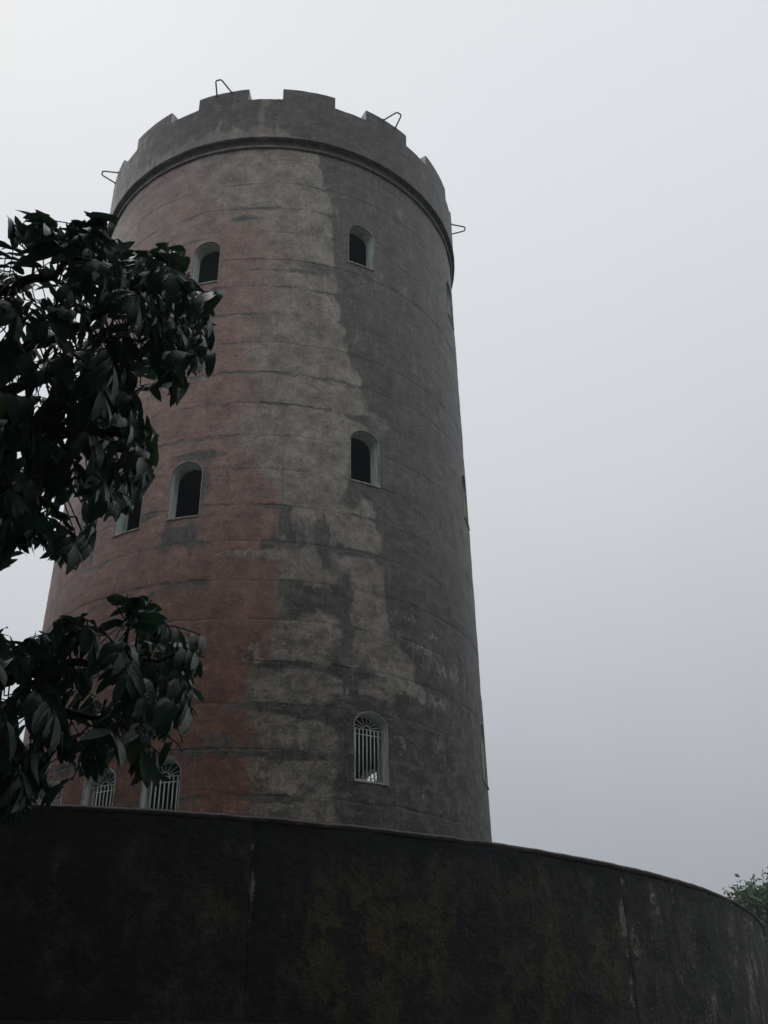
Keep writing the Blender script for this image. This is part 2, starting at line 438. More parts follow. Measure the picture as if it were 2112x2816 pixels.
# ---- stain fields in (theta, z)
DZ = [2, 4.4, 5.5, 5.7, 6.0, 6.45, 6.9, 7.9, 8.7, 9.4, 9.55, 10.7, 10.95, 11.1, 12.1, 12.35, 12.7, 13.5, 14.5, 16.4, 17.7, 20]
DT = [27, 26, 27, 33, 40, 43, 35, 33.8, 32.5, 31.5, 25.5, 25.3, 28.6, 29.4, 28.4, 26.0, 24.3, 22.7, 20.8, 19.9, 16.4, 13]
RZ = [2, 4.4, 5.6, 6.2, 7, 9.2, 9.9, 10.6, 11.5, 13, 14.6, 15.2, 15.6, 16.0, 17, 20]
RTH = [6, 6.5, 4.5, 7, 9.6, 9.6, 2, -3, 3, 1, 5, 5, 2, -4, -14, -18]
BLOBS = [(26.5, 14.75, 1.2, .35, 1, .35), (33, 14.7, 1.5, .4, 1, .3), (-16, 13.95, 1.5, .35, 1, .45), (-11, 13.9, 1.2, .3, 1, .45), (-16.5, 8.45, 1.2, .5, 1, .5), (-10.5, 8.4, 1.2, .45, 1, .5),  # theta, z, rtheta, rz, channel(0 red 1 dark 2 pale), strength
    (-4, 15.93, 4.5, .10, 1, .8), (-11, 10.12, 9, .12, 1, .75), (-8.6, 9.5, 2.0, .55, 1, .75), (-13, 8.55, 7, .22, 1, .55), (-24, 9.0, 4, .1, 1, .7),
    (-12, 10.3, 8, .25, 2, .35), (-5, 9.75, 7, .25, 2, .38), (-18.5, 9.4, 1.6, .5, 2, .3),
    (4, 8.1, 11, .13, 2, .62), (14, 8.02, 5, .11, 2, .5), (-8, 6.9, 5, .8, 2, .22), (-12, 8.6, 10, .5, 2, .16),
    (13, 8.35, 2.2, .16, 1, .95), (14, 7.45, 7, .28, 1, .62), (13.5, 7.05, 4, .18, 1, .6), (21, 7.3, 6, .25, 1, .4), (20, 7.0, 6, .16, 2, .42),
    (20, 7.75, 7, .2, 2, .3), (29, 7.4, 4, .2, 2, .3), (17, 8.6, 8, .2, 1, .35), (26, 8.35, 7, .12, 1, .5),
    (38, 6.15, 8, .22, 2, .60), (46, 5.95, 6, .16, 2, .5), (22, 6.25, 14, .2, 2, .32), (34, 5.55, 6, .30, 2, .50), (25, 5.75, 6, .25, 2, .36),
    (37, 5.0, 4, .35, 2, .34), (44, 6.9, 8, .25, 2, .40), (52, 6.6, 6, .2, 2, .40), (56, 6.0, 6, .3, 2, .34), (48, 5.2, 8, .3, 2, .30),
    (40, 7.35, 7, .1, 2, .42), (50, 7.2, 7, .1, 2, .38), (62, 6.8, 8, .4, 2, .3), (60, 4.8, 10, .3, 2, .28), (46, 4.4, 9, .25, 2, .30),
    (30, 11.35, 6, .14, 2, .50), (35.5, 11.2, 4, .15, 2, .50), (27, 12.2, 1.8, .15, 2, .5), (31, 12.9, 3, .1, 2, .38), (33, 16.8, 1.8, .5, 2, .28),
    (38, 16.9, 4, .35, 2, .26),
    (15, 4.95, 7, .28, 2, .46), (13, 4.3, 6, .26, 2, .46), (8, 4.45, 5, .3, 2, .34), (19, 3.95, 8, .2, 2, .36), (5, 5.3, 4, .35, 2, .30), (4.5, 6.0, 4, .4, 2, .34),
    (22, 5.35, 9, .14, 1, .85), (12, 5.42, 9, .10, 1, .75), (14, 4.68, 10, .10, 1, .85), (0, 4.85, 7, .20, 1, .45), (24, 4.3, 3, .5, 1, .5), (26, 3.95, 3, .25, 1, .8),
    (10, 4.0, 9, .09, 1, .7), (30, 5.65, 5, .14, 1, .8), (36, 5.2, 1.6, .5, 1, .3), (12, 6.12, 9, .08, 1, .5), (27, 6.1, 9, .09, 1, .7),
    (28, 11.2, 3, .15, 1, .4), (26.5, 9.35, 3, .25, 1, .9), (17, 14.6, 6, .16, 1, .45), (9, 14.5, 8, .07, 1, .55), (-3, 14.52, 7, .06, 1, .45), (14, 17.1, 6, .25, 1, .4),
    (6, 9.35, 12, .10, 1, .4), (12, 8.75, 10, .3, 1, .25), (-30, 7.9, 8, .5, 1, .12), (-43, 4.8, 4, .5, 1, .35), (-38, 4.7, 3, .35, 1, .4),
    (-15, 5.0, 12, .25, 1, .15), (22, 8.9, 6, .3, 2, .2), (18, 9.75, 6, .25, 2, .34), (20, 10.1, 5, .2, 2, .25), (14, 12.0, 8, .5, 2, .10),
    (5, 6.5, 3, .3, 2, .25),
]
def stain(th, z):
    wob = (fbm(th * .25, z * 1.6, 3) - .5)
    wob2 = (fbm(th * .9, z * 5.0, 13) - .5)
    dt = np.interp(z, DZ, DT) + wob2 * 3.0
    dark = sstep(-1.0, 1.2 + 2.2 * vnoise(th * 0, z * 1.1, 65), th - dt) * (.76 + wob * .7)
    dark = dark * np.where(z < 7, .92, 1.0)
    dark = dark + .10 * wob
    # grime caught under every pour line, patchy
    zj = z + (fbm(th * .7, np.round((z - LIFT0) / LIFT) * 4.1, 23, 5) - .5) * .10
    fl = ((zj - LIFT0) / LIFT) % 1.0
    band = np.exp(-((np.minimum(fl, 1 - fl)) / .045) ** 2) + .75 * np.exp(-(((1 - fl)) / .20) ** 2)
    dark = dark + band * sstep(.36, .72, fbm(th * .11, np.floor((z - LIFT0) / LIFT + .3) * 5.3 + z * .8, 21, 5)) * .60
    vj = (th + .3) % 10; vj = np.minimum(vj, 10 - vj)
    dark = dark + (.40 + .35 * (th > 7) * (th < 22)) * np.exp(-(vj / .22) ** 2) * vnoise(th * .1 + 3, z * .8, 4) * (th > -12)
    dark = dark + .55 * sstep(.50, .70, fbm(th * .16 + 9, z * 1.1, 87, 5)) * sstep(-20, 3, th) * (1 - sstep(8.6, 9.6, z))
    dark = dark + .35 * sstep(17.3, 18.1, z) * (.3 + 1.2 * vnoise(th * .15, z * 0 + 1, 41))
    rt_ = np.interp(z, RZ, RTH) + wob2 * 3 + wob * 3
    # the red stops at the joint at about ten degrees
    soft = np.interp(z, [4, 9, 10.5, 14, 17], [4.5, 1.6, 9, 10, 12])
    red = 1 - sstep(-soft, soft, th - rt_)
    red = red * np.interp(z, [4, 9.5, 11, 14, 16, 18], [1.0, .95, .82, .8, .62, .45]) + wob * .25
    pan = vnoise(np.floor((th + .3) / 10) * 3.7, np.floor((z - LIFT0) / LIFT) * 2.9, 8) - .5
    red = red + pan * .22 * (red > .1)
    dark = dark + pan * .08
    pale = np.zeros_like(th) + wob2 * .35 + .04
    for bt, bz, rt2, rz2, ch, s in BLOBS:
        g = np.exp(-(((th - bt) / rt2) ** 2 + ((z - bz) / rz2) ** 2) ** 1.3) * (s + .5 * wob2)
        if ch == 0: red = red + g
        elif ch == 1: dark = dark + g; pale = pale - g * .4
        else: pale = pale + g
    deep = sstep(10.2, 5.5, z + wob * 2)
    deep = 1 - sstep(5.3, 10.4, z + wob * 2)  # darkens the tower downwards: grime plus the trees' shade put into the colour
    return np.clip(np.stack([red, dark, pale, deep], -1), 0, 1.2)

def add_stain(me, vals):
    a = me.attributes.new('stain', 'FLOAT_COLOR', 'POINT')
    a.data.foreach_set('color', np.asarray(vals, np.float32).ravel())

def sheet_with_holes(th_vals, z_vals, outlines):
    """grid over (th,z) with arched holes cut by constrained triangulation; returns th, z, faces"""
    nt, nzv = len(th_vals), len(z_vals)
    TH, ZZ = np.meshgrid(th_vals, z_vals)
    th = TH.ravel().tolist(); zz = ZZ.ravel().tolist()
    skip = np.zeros((nzv - 1, nt - 1), bool)
    faces = []
    blocks = []
    for o in outlines:
        ot = [p[0] for p in o]; oz = [p[1] for p in o]
        if max(oz) <= z_vals[0] or min(oz) >= z_vals[-1]: continue
        i0 = max(0, np.searchsorted(th_vals, min(ot)) - 2); i1 = min(nt - 1, np.searchsorted(th_vals, max(ot)) + 1)
        j0 = max(0, np.searchsorted(z_vals, min(oz)) - 2); j1 = min(nzv - 1, np.searchsorted(z_vals, max(oz)) + 1)
        skip[j0:j1, i0:i1] = True
        blocks.append((i0, i1, j0, j1, o))
    for j in range(nzv - 1):
        for i in range(nt - 1):
            if not skip[j, i]:
                a = j * nt + i
                faces.append((a, a + 1, a + nt + 1, a + nt))
    for i0, i1, j0, j1, o in blocks:
        idx = []; pts = []
        poly = o
        for j in range(j0, j1 + 1):
            for i in range(i0, i1 + 1):
                border = i in (i0, i1) or j in (j0, j1)
                t_, z_ = th_vals[i], z_vals[j]
                if not border and in_poly([t_], [z_], poly)[0]:
                    continue
                if border and in_poly([t_], [z_], poly)[0]:
                    continue
                pts.append(Vector((t_ * .075, z_))); idx.append(j * nt + i)
        # clip outline to the block's z range
        zlo, zhi = z_vals[j0], z_vals[j1]
        k0 = len(pts)
        edges = []
        cl = []
        n = len(o)
        for a in range(n):
            p, q = o[a], o[(a + 1) % n]
            steps = 3
            for s_ in range(steps):
                f = s_ / steps
                cl.append((p[0] + (q[0] - p[0]) * f, p[1] + (q[1] - p[1]) * f))
                # crossing with z bounds
            for zb in (zlo, zhi):
                if (p[1] - zb) * (q[1] - zb) < 0:
                    f = (zb - p[1]) / (q[1] - p[1])
                    cl.append((p[0] + (q[0] - p[0]) * f, zb))
        # sort crossings properly along each edge
        cl2 = []
        for a in range(n):
            p, q = o[a], o[(a + 1) % n]
            fs_ = {s_ / 3 for s_ in range(3)}
            for zb in (zlo, zhi):
                if (p[1] - zb) * (q[1] - zb) < 0:
                    fs_.add((zb - p[1]) / (q[1] - p[1]))
            for f in sorted(fs_):
                cl2.append((p[0] + (q[0] - p[0]) * f, p[1] + (q[1] - p[1]) * f))
        keep = []
        for p in cl2:
            ok = zlo - 1e-6 <= p[1] <= zhi + 1e-6
            keep.append(ok)
            if ok: 
                pts.append(Vector((p[0] * .075, p[1])))
        m = {}
        c = 0
        for a, ok in enumerate(keep):
            if ok: m[a] = k0 + c; c += 1
        for a in range(len(cl2)):
            b = (a + 1) % len(cl2)
            if a in m and b in m: edges.append((m[a], m[b]))
        res = delaunay_2d_cdt(pts, edges, [], 0, 1e-6)
        vo, eo, fo, ov = res[0], res[1], res[2], res[3]
        mp = []
        for k, v in enumerate(vo):
            src = [s_ for s_ in ov[k] if s_ < k0]
            if src: mp.append(idx[src[0]])
            else:
                mp.append(len(th)); th.append(v.x / .075); zz.append(v.y)
        for f in fo:
            cx = sum(vo[i].x for i in f) / len(f) / .075; cz = sum(vo[i].y for i in f) / len(f)
            if not in_poly([cx], [cz], poly)[0]:
                faces.append(tuple(mp[i] for i in f))
    return np.array(th), np.array(zz), faces

# angular sampling: fine where it can be seen
TH_VALS = np.concatenate([np.arange(-180, -84, 2.0), np.arange(-84, 100, .5), np.arange(100, 181, 2.0)])
OUTL = [arch(w) for w in WIN]
for ci in range(len(EDGES) - 1):
    z0, z1 = EDGES[ci], EDGES[ci + 1]
    inner = np.linspace(z0 + .05, z1 - .05, 15)
    zv = np.concatenate([[z0, z0 + .008, z0 + .02], inner, [z1 - .02, z1 - .008, z1]])
    th, zz, fc = sheet_with_holes(TH_VALS, zv, OUTL)
    r = shaft_radius(th, zz, ci, z0, z1)
    away = np.ones_like(th)
    for w_ in WIN:
        away *= 1 - (1 - sstep(4.2, 6.5, np.abs(th - w_[0]))) * (1 - sstep(.05, .3, np.maximum(w_[1] - zz, zz - w_[2])))
    zw = zz + (fbm(th * .13, zz * .55, 301, 4) - .5) * .075 * away + (fbm(th * .9, np.round(zz / LIFT) * 1.7, 303, 3) - .5) * .022 * away
    P3 = cyl(th, r, zw)
    me = mesh_from('wall_course', P3, fc)
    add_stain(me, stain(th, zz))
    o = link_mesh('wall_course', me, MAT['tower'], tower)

# inner face of the shaft
th, zz, fc = sheet_with_holes(np.arange(-180, 181, 2.0), np.arange(Z_PLAT - .4, 18.4, .25), OUTL)
me = mesh_from('inner_wall', cyl(th, Rz(10) - THICK, zz), [f[::-1] for f in fc])
link_mesh('inner_wall', me, MAT['inner'], tower)

# floors and the central newel inside
def disc(name, r, z0, z1, mat, parent, n=64, hole=0.0):
    b = MB()
    for rr, zc in ((r, z0), (r, z1)):
        b.v += [tuple(p) for p in cyl(np.arange(n) * 360 / n, rr, zc + np.zeros(n))]
    b.f += [(i, (i + 1) % n, n + (i + 1) % n, n + i) for i in range(n)]
    b.f += [tuple(range(n))[::-1], tuple(range(n, 2 * n))]
    return b.build(name, mat, parent, False)
RI = Rz(10) - THICK
for z_ in (7.9, 12.9):
    disc('floor_slab', RI - .002, z_, z_ + .2, MAT['inner'], tower)
disc('roof_slab', RI + .05, 18.35, 18.6, MAT['inner'], tower)
disc('newel', .7, Z_PLAT, 7.9, MAT['inner'], tower, 24)

# windows
def window(win):
    tcn, z0, z1, kind = win
    out = arch(win, 18)
    n = len(out)
    depth = THICK
    # reveal: a tunnel whose outer lip is a thin proud rim
    def ring(grow, r_off, rough=0.0):
        o = arch(win, 18, grow)
        t = np.array([p[0] for p in o]); z = np.array([p[1] for p in o])
        rr = Rz(z) + r_off
        return cyl(t, rr, z)
    b = MB()
    rings = [ring(0, -.018), ring(0.0, -.09), ring(0, -.17), ring(0.0, -depth - .03)]
    for q in rings: b.v += [tuple(p) for p in q]
    for k in range(len(rings) - 1):
        for i in range(n):
            if i == 0: continue            # the sill closes the bottom
            j = (i + 1) % n
            b.f.append((k * n + i, k * n + j, (k + 1) * n + j, (k + 1) * n + i))
    w = b.build('window', MAT['reveal'], tower, False)
    # rim: narrow raised plaster bead round the opening
    b = MB()
    g = np.array([.004 + .007 * random.random() for _ in range(n)])
    def jr(grow, r_off):
        p = []
        for i, (t, z) in enumerate(arch(win, 18, 0)):
            (t2, z2) = arch(win, 18, 1.0)[i]
            gr = grow + (g[i] if grow > 0 else 0)
            tt = t + (t2 - t) * gr; zz_ = z + (z2 - z) * gr
            p.append(cyl(np.array([tt]), Rz(zz_) + r_off, np.array([zz_]))[0])
        return p
    rr = [jr(-.004, -.03), jr(-.003, .006), jr(.002, .008), jr(.008, -.02)]
    for q in rr: b.v += [tuple(p) for p in q]
    for k in range(3):
        for i in range(n):
            j = (i + 1) % n
            b.f.append((k * n + i, k * n + j, (k + 1) * n + j, (k + 1) * n + i))
    b.build('rim', MAT['rim'], w, False)
    # sill
    b = MB()
    hw = HALFW + .05
    ts = np.linspace(tcn - hw, tcn + hw, 8)
    prof = [(.024, z0 + .004), (.022, z0 - .022), (-.05, z0 - .03), (-depth - .02, z0 - .03), (-depth - .02, z0 + .03), (-.03, z0 + .012)]
    for rof, zq in prof: b.v += [tuple(p) for p in cyl(ts, Rz(z0) + rof, zq + np.zeros(8))]
    for k in range(6):
        for i in range(7):
            a = k * 8 + i; c = ((k + 1) % 6) * 8 + i
            b.f.append((a, a + 1, c + 1, c))
    b.f.append(tuple(k * 8 for k in range(6))); b.f.append(tuple(k * 8 + 7 for k in range(6))[::-1])
    b.build('sill', MAT['rim'], w, False)
    if kind == 1:                          # iron grille with a sunburst head, set back in the opening
        ro = Rz(z0) - .15
        hwm = math.radians(HALFW) * ro - .012
        a0 = math.radians(tcn)
        nrm = np.array([math.sin(a0), -math.cos(a0), 0]); tg = np.array([math.cos(a0), math.sin(a0), 0])
        c0 = nrm * ro
        def q(u, z): return c0 + tg * u + np.array([0, 0, z + ZO])
        hz = math.radians(HALFW) * R10 * .84
        zs = z1 - hz - .0
        b = MB()
        bar = .0105
        zb = z0 + .055
        arc = [q(hwm * math.cos(math.pi * i / 20), zs + (hz - .02) * math.sin(math.pi * i / 20)) for i in range(21)]
        b.tube([q(hwm, zb)] + arc + [q(-hwm, zb)], .009, 6)
        b.tube([q(-hwm, zb), q(hwm, zb)], .011, 6)
        b.tube([q(-hwm, zs), q(hwm, zs)], .0085, 6)
        b.tube([q(-hwm, zs - .09), q(hwm, zs - .09)], .0085, 6)
        for i in range(7):
            u = -hwm + 2 * hwm * (i + 1) / 8
            b.tube([q(u, zb), q(u, zs)], bar, 6)
        hub = .062
        b.tube([q(hub * math.cos(math.pi * i / 10), zs + hub * 1.05 * math.sin(math.pi * i / 10)) for i in range(11)], .008, 6)
        for i in range(7):
            a = math.pi * (i + .75) / 7.5
            b.tube([q(hub * math.cos(a), zs + hub * math.sin(a)), q(hwm * math.cos(a), zs + (hz - .02) * math.sin(a))], .0075, 6)
        b.build('grille', MAT['grille'], w)
for w_ in WIN:
    window(w_)

# ---- cornice: soffit, cove and thin roll below the parapet
TH_R = np.concatenate([np.arange(-180, -84, 3.0), np.arange(-84, 100, 1.0), np.arange(100, 181, 3.0)])
def lathe(name, prof, mat, parent, stained=None, smooth=False, rough=.004):
    n = len(TH_R); V = []; F = []; S = []
    for r_, z_ in prof:
        rr = r_ + (fbm(TH_R * .6, z_ * 5 + TH_R * 0, 91, 4) - .5) * rough * 2
        zz_ = z_ + (fbm(TH_R * .5, z_ * 7 + TH_R * 0 + 4, 93, 4) - .5) * rough * 1.5
        V.append(cyl(TH_R, rr, zz_))
        S.append(stained(TH_R, np.full(n, z_), r_) if stained else np.zeros((n, 4)))
    for k in range(len(prof) - 1):
        for i in range(n - 1):
            a = k * n + i
            F.append((a, a + 1, a + n + 1, a + n))
    me = mesh_from(name, np.concatenate(V), F)
    add_stain(me, np.concatenate(S))
    return link_mesh(name, me, mat, parent, smooth)
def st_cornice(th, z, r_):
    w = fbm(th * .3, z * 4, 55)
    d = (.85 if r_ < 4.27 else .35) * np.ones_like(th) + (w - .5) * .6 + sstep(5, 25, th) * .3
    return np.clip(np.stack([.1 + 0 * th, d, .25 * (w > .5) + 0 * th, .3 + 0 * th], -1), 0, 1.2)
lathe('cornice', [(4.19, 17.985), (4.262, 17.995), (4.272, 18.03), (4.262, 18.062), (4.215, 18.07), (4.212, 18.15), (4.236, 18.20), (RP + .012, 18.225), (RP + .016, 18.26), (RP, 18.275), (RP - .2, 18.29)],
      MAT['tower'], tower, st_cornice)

# ---- parapet with merlons
T0, PER, FR = -46.333, 360 / 14, .606355
RIN = RP - .36
def parapet_stain(th, z):
    wob = fbm(th * .2, z * 1.5, 61) - .5; wob2 = fbm(th * .9, z * 6, 63) - .5
    d = .80 + wob * .6
    d = d + 1.1 * (fbm(th * 1.1, z * .45, 67, 5) - .5) + .7 * (fbm(th * .5, z * 3, 69, 5) - .5) - .06
    d = d - .50 * sstep(12, 2, th) * 0
    low = (1 - sstep(18.3, 18.75 + wob * .3, z)) * (1 - sstep(4, 12, th)) * (sstep(-62, -30, th) * .6 + .4)
    d = d - .55 * low
    d = d - .30 * (1 - sstep(-55, -38, th)) * (.7 + wob)
    d = d + .2 * sstep(5, 12, th)
    pale = .16 + wob2 * .9 + .22 * low + .12 * (1 - sstep(-60, -40, th))
    red = .05 + 0 * th
    deep = .40 + .1 * sstep(0, 30, th)
    return np.clip(np.stack([red, d, pale, deep + 0 * th], -1), 0, 1.2)
ths = [float(a) for a in np.arange(-180, 180, .75)]
cuts = []
for k in range(-6, 9):
    a = T0 + k * PER; cuts += [((a + 180) % 360 - 180), ((a + FR * PER + 180) % 360 - 180)]
ths = sorted(set(ths + cuts)); ths = [ths[0]] + [b for a, b in zip(ths, ths[1:]) if b - a > 1e-4]
ths.append(180.0)
ths = np.array(ths)
def is_merlon(t): return ((t - T0) % PER) < FR * PER
def parapet_wall():
    n = len(ths)
    zs_ = np.concatenate([[18.275], np.linspace(18.33, Z_FOOT - .03, 18), [Z_FOOT]])
    V = []; S = []
    for z in zs_:
        rr = RP + (fbm(ths * .3, z * 2 + 0 * ths, 71, 4) - .5) * .014
        zz = z + (0 if z < Z_FOOT else 1) * (fbm(ths * .8, 0 * ths, 73, 4) - .5) * .02
        V.append(cyl(ths, rr, zz + 0 * ths)); S.append(parapet_stain(ths, z + 0 * ths))
    V.append(cyl(ths, RIN, Z_FOOT + 0 * ths)); S.append(parapet_stain(ths, Z_FOOT + 0 * ths))
    V.append(cyl(ths, RIN, 18.3 + 0 * ths)); S.append(parapet_stain(ths, 18.3 + 0 * ths))
    F = [(k * n + i, k * n + i + 1, (k + 1) * n + i + 1, (k + 1) * n + i) for k in range(len(V) - 1) for i in range(n - 1)]
    me = mesh_from('parapet', np.concatenate(V), F); add_stain(me, np.concatenate(S))
    link_mesh('parapet', me, MAT['tower'], tower, False)
parapet_wall()
for k in range(14):
    a = T0 + (k - 4) * PER; b_ = a + FR * PER
    a += random.uniform(-.25, .25) * (k not in (3, 4, 5, 6, 7))
    tt = np.linspace(a, b_, 13)
    zt = Z_TOP + random.uniform(-.008, .008)
    zl = [Z_FOOT - .012, Z_FOOT + .12, Z_FOOT + .24, zt - .02, zt]
    V = []; S = []
    for z in zl:
        V.append(cyl(tt, RP + (fbm(tt * .3, z * 2 + 0 * tt, 71, 4) - .5) * .014 + .002 - (.008 if z == zt else 0), z + (0 if z < zt else (fbm(tt * .7, 0 * tt, 5, 3) - .5) * .014)))
        S.append(parapet_stain(tt, z + 0 * tt))
    V.append(cyl(tt, RIN + .002, zt + 0 * tt)); S.append(parapet_stain(tt, zt + 0 * tt))
    V.append(cyl(tt, RIN + .002, Z_FOOT - .012 + 0 * tt)); S.append(parapet_stain(tt, zt + 0 * tt))
    F = [(q * 13 + i, q * 13 + i + 1, (q + 1) * 13 + i + 1, (q + 1) * 13 + i) for q in range(6) for i in range(12)]
    me = mesh_from('merlon', np.concatenate(V), F); add_stain(me, np.concatenate(S))
    m_ = link_mesh('merlon', me, MAT['tower'], tower, False)
    for end, tq in ((0, a), (12, b_)):
        sgn = -1 if end == 0 else 1
        b = MB()
        pts = []
        t_ = tq + sgn * .012
        ring_ = [(RP - .004, Z_FOOT - .01), (RP - .004, Z_FOOT + .12), (RP - .004, Z_FOOT + .24), (RP - .006, zt - .004), (RIN, zt - .004), (RIN, Z_FOOT - .01)]
        b.v = [tuple(cyl(np.array([t_]), r_, np.array([z_]))[0]) for r_, z_ in ring_]
        b.f = [tuple(range(6)) if sgn > 0 else tuple(range(6))[::-1]]
        b.build('embrasure_cheek', MAT['merlon_face'], m_, False)

# ---- pipe hoops bolted to every second merlon
for k in range(7):
    ac = T0 + (1 + 2 * (k - 2)) * PER + FR * PER * .5
    ac += {2: .2, 3: .8}.get(k, 0)
    a0 = math.radians(ac)
    nrm = np.array([math.sin(a0), -math.cos(a0), 0]); tg = np.array([math.cos(a0), math.sin(a0), 0])
    b = MB()
    def q(u, r_, z=-.035): return nrm * (RP + r_) + tg * u + np.array([0, 0, Z_TOP + ZO + z])
    ln = .36 + random.uniform(-.02, .02)
    b.tube([q(-.185, -.03, -.04), q(-.075, ln - .03, -.03), q(-.05, ln, -.028), q(.05, ln, -.028), q(.075, ln - .03, -.03), q(.185, -.03, -.04)], .0175, 8)
    for u in (-.185, .185):
        b.tube([q(u, -.012, -.04), q(u, .012, -.04)], .03, 8)
    b.build('pipe_hoop', MAT['iron'], tower)

# ================================================================== TERRACE WALL
H_W = 2.2
WX, WY, WR = -2.47078 * H_W, 8.86056 * H_W, 5.16119 * H_W
Z_LEDGE = .60
twall = empty('curved_wall', (WX, WY, 0))
tag(twall, 'dark curved concrete retaining wall stained with moss, in front of the tower base', 'wall')
def wcyl(th, r, z):
    a = np.radians(th)
    return np.stack([r * np.sin(a), -r * np.cos(a), z + EYE + 0 * a], -1)
def wall_theta(px, py):
    d = ray(px, py); a = d[0] ** 2 + d[1] ** 2; b = -2 * (d[0] * WX + d[1] * WY); c = WX ** 2 + WY ** 2 - WR ** 2
    t = (-b - math.sqrt(max(0, b * b - 4 * a * c))) / 2 / a
    p = d * t
    return math.degrees(math.atan2(p[0] - WX, -(p[1] - WY))), p[2]
J1, _ = wall_theta(690, 2350)          # the chipped joint
J2, _ = wall_theta(1712, 2460)         # the pale streaked joint
print('joints', J1, J2, 'ledge', wall_theta(700, 2793), wall_theta(100, 2790), 'right', wall_theta(2106, 2700), wall_theta(1100, 2400), wall_theta(2000, 2700))
W1S = [wall_theta(*p) for p in ((450, 2300), (900, 2330), (800, 2500), (1500, 2480), (1750, 2450), (1880, 2560), (1300, 2450), (1900, 2620))]
def wall_stain(th, z):
    wob = fbm(th * .7, z * 2.0, 101, 6) - .5; wob2 = fbm(th * 1.6, z * 5, 103) - .5
    s = np.interp(th, [-30, J1 - 14, J1 - 2, J1 + 3, J1 + 16, J1 + 24, J2, 60], [.05, .12, .34, .62, .55, .32, .12, .05])
    moss = s + wob * 1.1 + wob2 * .4
    black = .30 - wob * .9 - wob2 * .4 + .55 * sstep(H_W - .28, H_W - .02, z + wob2 * .25)
    black = black + np.interp(th, [-30, J1 - 18, J1 - 4, J1 + 2], [.55, .5, .2, 0])
    dj = th - J1
    black = black + .9 * np.exp(-((dj - .75) / .38) ** 2)
    pale = .02 + wob2 * .45 + np.interp(th, [J1 + 8, J1 + 20, J2, 60, 75], [0, .14, .26, .30, .32]) * (1 + 2.5 * wob)
    pale = pale + .75 * np.exp(-((dj - .12) / .14) ** 2) * sstep(1.25, 1.35, z) * (1 - sstep(2.0, 2.12, z)) * (.4 + 1.2 * vnoise(th * 0, z * 6, 7))
    dj2 = th - J2
    pale = pale + .75 * np.exp(-((dj2 + .25 + .25 * (vnoise(th * 0, z * 2.5, 18) - .5)) / .30) ** 2) * sstep(.35, .75, vnoise(th * 2.6, z * 9, 8)) * .85 * (1 - sstep(2.02, 2.1, z))
    dj3 = th - J2 + 4.2
    pale = pale + .5 * np.exp(-(dj3 / .12) ** 2) * sstep(1.95, 2.05, z)
    return np.clip(np.stack([moss, black, pale, 0 * th], -1), 0, 1.3)
joints = sorted([J1 - 34, J1 - 17, J1, J2, J2 + 17, J2 + 34, J1 - 60, J2 + 70, J2 + 110, -130])
joints = [j for j in joints if -178 < j < 178]
bounds = [-180] + joints + [180]
for bi in range(len(bounds) - 1):
    a, b_ = bounds[bi], bounds[bi + 1]
    if b_ - a < 1: continue
    vis = b_ > -40 and a < 95
    tt = np.linspace(a, b_, max(4, int((b_ - a) / (.3 if vis else 2.0))))
    if vis: tt = np.concatenate([[a], [a + .05, a + .12], tt[1:-1], [b_ - .12, b_ - .05], [b_]])
    zv = np.linspace(-.4, H_W - .04, 55 if vis else 12)
    T, Z = np.meshgrid(tt, zv)
    e = np.minimum(T - a, b_ - T)
    r = WR + (fbm(T * .3, Z * 1.5, 111, 4) - .5) * .03 + (fbm(T * 2.2, Z * 9, 113, 3) - .5) * .010 - .012 * np.exp(-(e / .04) ** 2) * (.2 + vnoise(T * 0 + a, Z * 3, 6))
    chip = np.exp(-((T - J1 - .12) / .14) ** 2) * sstep(1.2, 1.35, Z) * .02
    r = r - chip * vnoise(T * 9, Z * 14, 3)
    n = len(tt)
    V = wcyl(T.ravel(), r.ravel(), Z.ravel()).reshape(-1, 3)
    F = [(k * n + i, k * n + i + 1, (k + 1) * n + i + 1, (k + 1) * n + i) for k in range(len(zv) - 1) for i in range(n - 1)]
    # thickness: back face joined along the top
    back = wcyl(tt, WR - .25, zv[-1] + 0 * tt); back2 = wcyl(tt, WR - .25, Z_PLAT - .3 + 0 * tt)
    k0 = len(V); V = np.concatenate([V, back, back2])
    top = (len(zv) - 1) * n
    F += [(top + i, top + i + 1, k0 + i + 1, k0 + i) for i in range(n - 1)]
    F += [(k0 + i, k0 + i + 1, k0 + n + i + 1, k0 + n + i) for i in range(n - 1)]
    S = np.concatenate([wall_stain(T.ravel(), Z.ravel()), wall_stain(tt, zv[-1] + 0 * tt), wall_stain(tt, Z_PLAT + 0 * tt)])
    me = mesh_from('wall_panel', V, F); add_stain(me, S)
    link_mesh('wall_panel', me, MAT['wall'], twall)
